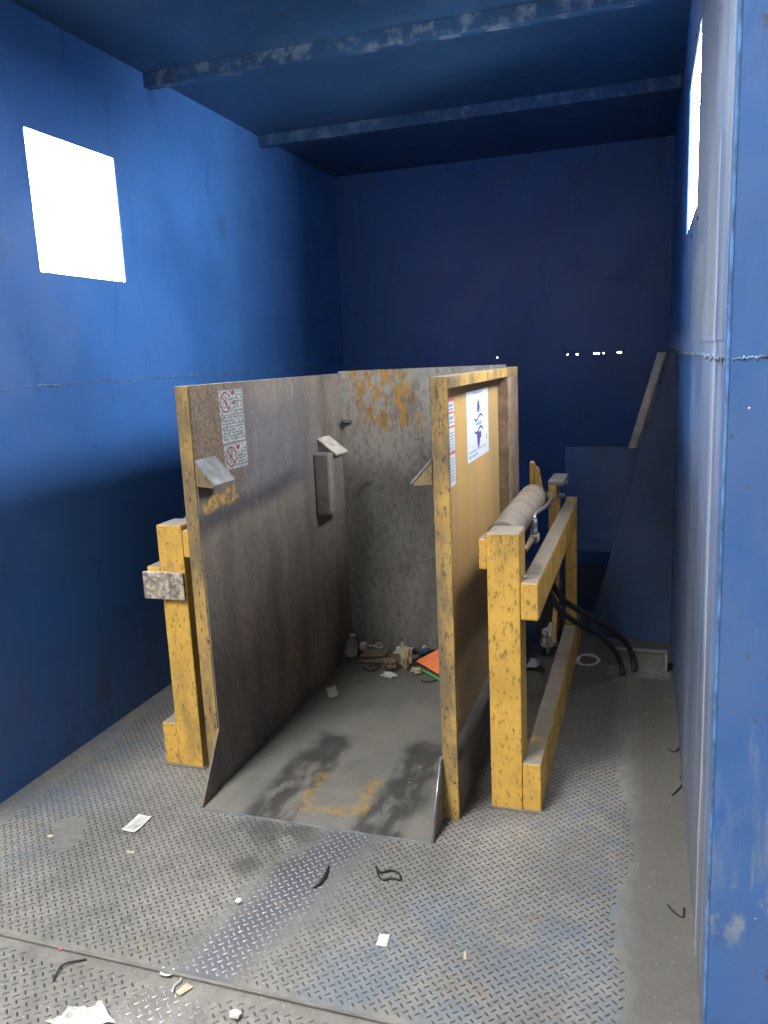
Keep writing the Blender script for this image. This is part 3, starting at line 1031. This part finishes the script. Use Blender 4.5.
sheet('paper_scrap', M['tan'], [fl(463.5, 961), fl(467, 961), fl(466, 952), fl(463.5, 953)], .001, 'tiny upright tan sliver on the blue-stained tread plate', 'paper scrap', seed=7)
sheet('paper_scrap', M['tan'], [fl(47, 838), fl(53, 837.5), fl(52, 835), fl(48, 835.5)], .001, 'tiny pale scrap on the plate near the left wall', 'paper scrap', seed=8)
o = MB().tube([fl(58, 950, Z0 + .003), fl(65, 948, Z0 + .004), fl(72, 946, Z0 + .003)], .0028, 6).build('plastic_scrap', M['ink_pink'])
tag(o, 'small red plastic sliver below the plate edge', 'plastic scrap')
# white bag at the very bottom
pts = [fl(46, 1030, Z0), fl(118, 1032, Z0), fl(103, 1010, Z0), fl(70, 1016, Z0)]
sheet('paper_bag', M['paper'], pts, Z0 + .001, 'crumpled white paper bag at the bottom edge of the picture', 'paper bag', curl=.02, n=9, seed=11, amp=.012)
# wires and cords
o = MB().tube([fl(53.5, 981, Z0 + .003), fl(56, 974, Z0 + .006), fl(62, 965.5, Z0 + .008), fl(72, 961.5, Z0 + .006), fl(86.5, 959.5, Z0 + .003)], .0026, 6).build('wire', M['black'])
tag(o, 'bent black wire lying on the front plate near the corner', 'wire')
o = MB().tube([fl(376, 866, .004), fl(381, 872, .006), fl(390, 870, .006), fl(399, 873, .005), fl(400.5, 880, .004), fl(392, 878, .004), fl(384, 880, .004), fl(379, 876, .005), fl(377, 868, .005)], .0034, 6).build('cord', M['black'])
tag(o, 'black cord in a small loop on tread plate below the ramp', 'cord')
o = MB().tube([fl(313, 888, .004), fl(321, 882, .006), fl(326, 874, .006), fl(329, 865, .004)], lambda t: .002 + .0045 * math.sin(math.pi * t), 6).build('rubber_strip', M['black'])
tag(o, 'short curved black rubber strip left of the looped cord', 'strip')
for k, (pts, lab) in enumerate(((((668, 905), (674, 912), (683, 917), (684, 908)), 'black cord scrap by the wall, nearest the picture bottom'), (((672, 795), (678, 790), (683, 782), (680, 776)), 'black cord scrap in dust at the middle of the right wall'), (((668, 748), (674, 752), (681, 746)), 'black cord scrap in dust, farthest along the right wall'))):
    o = MB().tube([fl(*p, .003) for p in pts], .0028, 6).build('cord_scrap', M['black'])
    tag(o, lab, 'cord', 'cord scraps along the right wall')
# behind the frame
crumple('plastic_wrap', M['white_plastic'], fl(549, 655), .055, .055, .085, 'crumpled white plastic wrap between the two rails of the lifter', 'plastic wrap', 4, 3)
sheet('plastic_film', M['white_plastic'], [fl(526, 671), fl(538, 671), fl(541, 664), fl(531, 662)], .003, 'flat white plastic film beside the crumpled wrap', 'plastic film', seed=13, curl=.02, amp=.01)
cc = fl(588, 662)
pth = []
for k in range(27):
    a = k / 10 * 2 * math.pi
    pth.append((cc.x + .062 * math.cos(a) * (1 - .01 * k), cc.y + .075 * math.sin(a) + .012 * math.sin(k * .9), .006 + .002 * (k % 5)))
o = MB().tube(pth, .0032, 6).build('wire_loop', M['white_plastic'])
tag(o, 'coiled white wire loop on floor beside the steel bracket', 'wire')

# --- rubbish at the back of the cradle
ZF = .014
bt = thing('plastic_bottle', 'crushed clear plastic bottle leaning against the inside left wall', 'bottle', fl(346, 660, ZF))
p0 = on(341, 659, 1, 3.74)
p0.z = max(p0.z, .055)
p0.x = IX0 + .058
ax = Vector((-.004, .045, .08))
MB().lathe([(0, .02), (.004, .034), (.03, .036), (.045, .032), (.055, .034), (.075, .034), (.085, .028), (.10, .014), (.112, .013)], p0, ax, 18).build('bottle_body', M['clear'], bt)
MB().lathe([(.111, .0145), (.112, .016), (.122, .016), (.123, .012)], p0, ax, 14).build('bottle_cap', M['white_plastic'], bt)
bc = thing('bottle_neck', 'red and white bottle cap piece lying on the cardboard', 'bottle cap', fl(365, 652, ZF))
q = on(355.5, 645.5, 1, 3.905)
MB().lathe([(0, .018), (.002, .021), (.034, .021)], q, (1, -.05, .02), 14).build('collar', M['red'], bc)
MB().lathe([(.034, .023), (.036, .0245), (.062, .0245), (.064, .022)], q, (1, -.05, .02), 14).build('cap', M['white_plastic'], bc)
q2 = on(379, 645.5, 1, 3.88)
m = MB()
m.tube([(q2.x + .02 * math.cos(a), q2.y, q2.z + .014 * math.sin(a)) for a in [k / 12 * 2 * math.pi for k in range(13)]], .005, 6, smooth=0)
m.tube([(q2.x - .06, q2.y, q2.z - .005), (q2.x - .02, q2.y, q2.z - .004)], .006, 6, smooth=0)
tag(m.build('plastic_hanger', M['paper_grey']), 'grey plastic ring with stem on top of the cardboard', 'plastic piece')


def slab(name, mat, pts, t, label, cat):
    m = MB()
    n = (pts[1] - pts[0]).cross(pts[2] - pts[0]).normalized()
    m.prism(pts, n * t)
    return tag(m.build(name, mat), label, cat)


slab('cardboard_sheet', M['card'], [on(353, 662.5, 2, .020), on(406, 664, 2, .020), on(424, 655, 2, .024), on(369, 653, 2, .024)], .006, 'lower brown cardboard sheet lying across the cradle floor', 'cardboard')
slab('cardboard_flap', M['card'], [on(359, 657.5, 2, .036), on(384, 657, 2, .036), on(389, 649.5, 2, .058), on(366, 650, 2, .058)], .005, 'upper brown cardboard flap resting on the larger sheet', 'cardboard')
q = fl(405, 649, .05)
q.y = 3.90
cx = thing('drink_carton', 'small white carton with a green band behind the crumpled paper', 'carton', (q.x, q.y, .05))
R0 = q + Vector((-.042, .01, -.012))
m = MB()
m.box(q.x - .042, q.x + .05, q.y - .014, q.y + .018, q.z - .016, q.z + .016, .004)
m.build('carton_body', M['white_plastic'], cx)
MB().box(q.x - .022, q.x - .010, q.y - .0155, q.y + .0195, q.z - .0175, q.z + .0175, .004).build('green_band', M['green'], cx)
MB().box(q.x + .048, q.x + .066, q.y - .012, q.y + .016, q.z - .014, q.z + .014, .003).build('dark_end', M['black'], cx)
crumple('paper_wad', M['tan'], fl(406, 670, ZF), .040, .035, .075, 'tall crumpled cream paper wad in front of the cardboard', 'paper wad', 6, 3)
crumple('paper_wad', M['tan'], fl(416, 674, ZF), .030, .02, .022, 'small cream paper twist between wad and green straw', 'paper wad', 12, 3)
crumple('paper_wad', M['brown'], fl(390, 671, ZF), .052, .040, .040, 'crumpled brown paper beside the cream wad', 'paper wad', 7, 3)
crumple('paper_wad', M['paper'], fl(389, 678, ZF), .046, .022, .018, 'flattened white crumpled paper in front of brown paper', 'paper wad', 8, 3)
crumple('cap_piece', M['navy'], on(424, 655, 2, .06), .034, .028, .022, 'dark blue plastic lump on the orange card', 'plastic piece', 2, 3)
slab('orange_card', M['orange'], [on(416, 661, 2, .035), on(446, 679, 2, .030), on(452, 660, 2, .10), on(446, 646, 2, .12)], .003, 'bright orange card sheet by the cradle front post', 'card')
o = MB().tube([on(413, 667, 2, .03), on(426, 672, 2, .027), on(447, 684, 2, .020)], .005, 6).build('straw', M['green'])
tag(o, 'green plastic straw in front of the orange card', 'straw')
o = MB().tube([fl(362, 667, .02), fl(370, 671, .018), fl(379, 668, .02), fl(378, 665, .022), fl(369, 666, .02)], .004, 6).build('cable_loop', M['black'])
tag(o, 'black cable loop on cradle floor before the cardboard', 'cable')
o = MB().tube([fl(421, 681, .018), fl(430, 681.5, .02), fl(440, 679, .018)], .003, 6).build('cable_scrap', M['black'])
tag(o, 'thin black cable end below the green straw', 'cable')
sheet('paper_scrap', M['paper'], [fl(329, 700, ZF), fl(338.5, 697, ZF), fl(335.5, 687.5, ZF), fl(326.5, 690, ZF)], ZF + .001, 'square white paper scrap alone on the cradle floor', 'paper scrap', seed=15, curl=.012)
for k, (px, py, s, lab) in enumerate(((416, 645, .018, 'small white scrap standing by the cradle back panel'), (430, 642, .026, 'larger white crumpled scrap in the cradle back corner'), (396, 646, .012, 'tiny white scrap left of the carton'))):
    p = on(px, py, 1, 3.88)
    p.z = ZF
    p = on(px, py + 2, 2, .05)
    p.y = min(p.y, 3.90)
    p.z = ZF
    crumple('paper_scrap', M['paper'], p, s, s * .7, s * 1.6, lab, 'paper scrap', 20 + k, 2)
crumple('bag_scrap', M['black'], Vector((-1.09, 3.88, ZF)), .07, .04, .035, 'dark crumpled bag behind the orange card', 'bag', 31, 3)
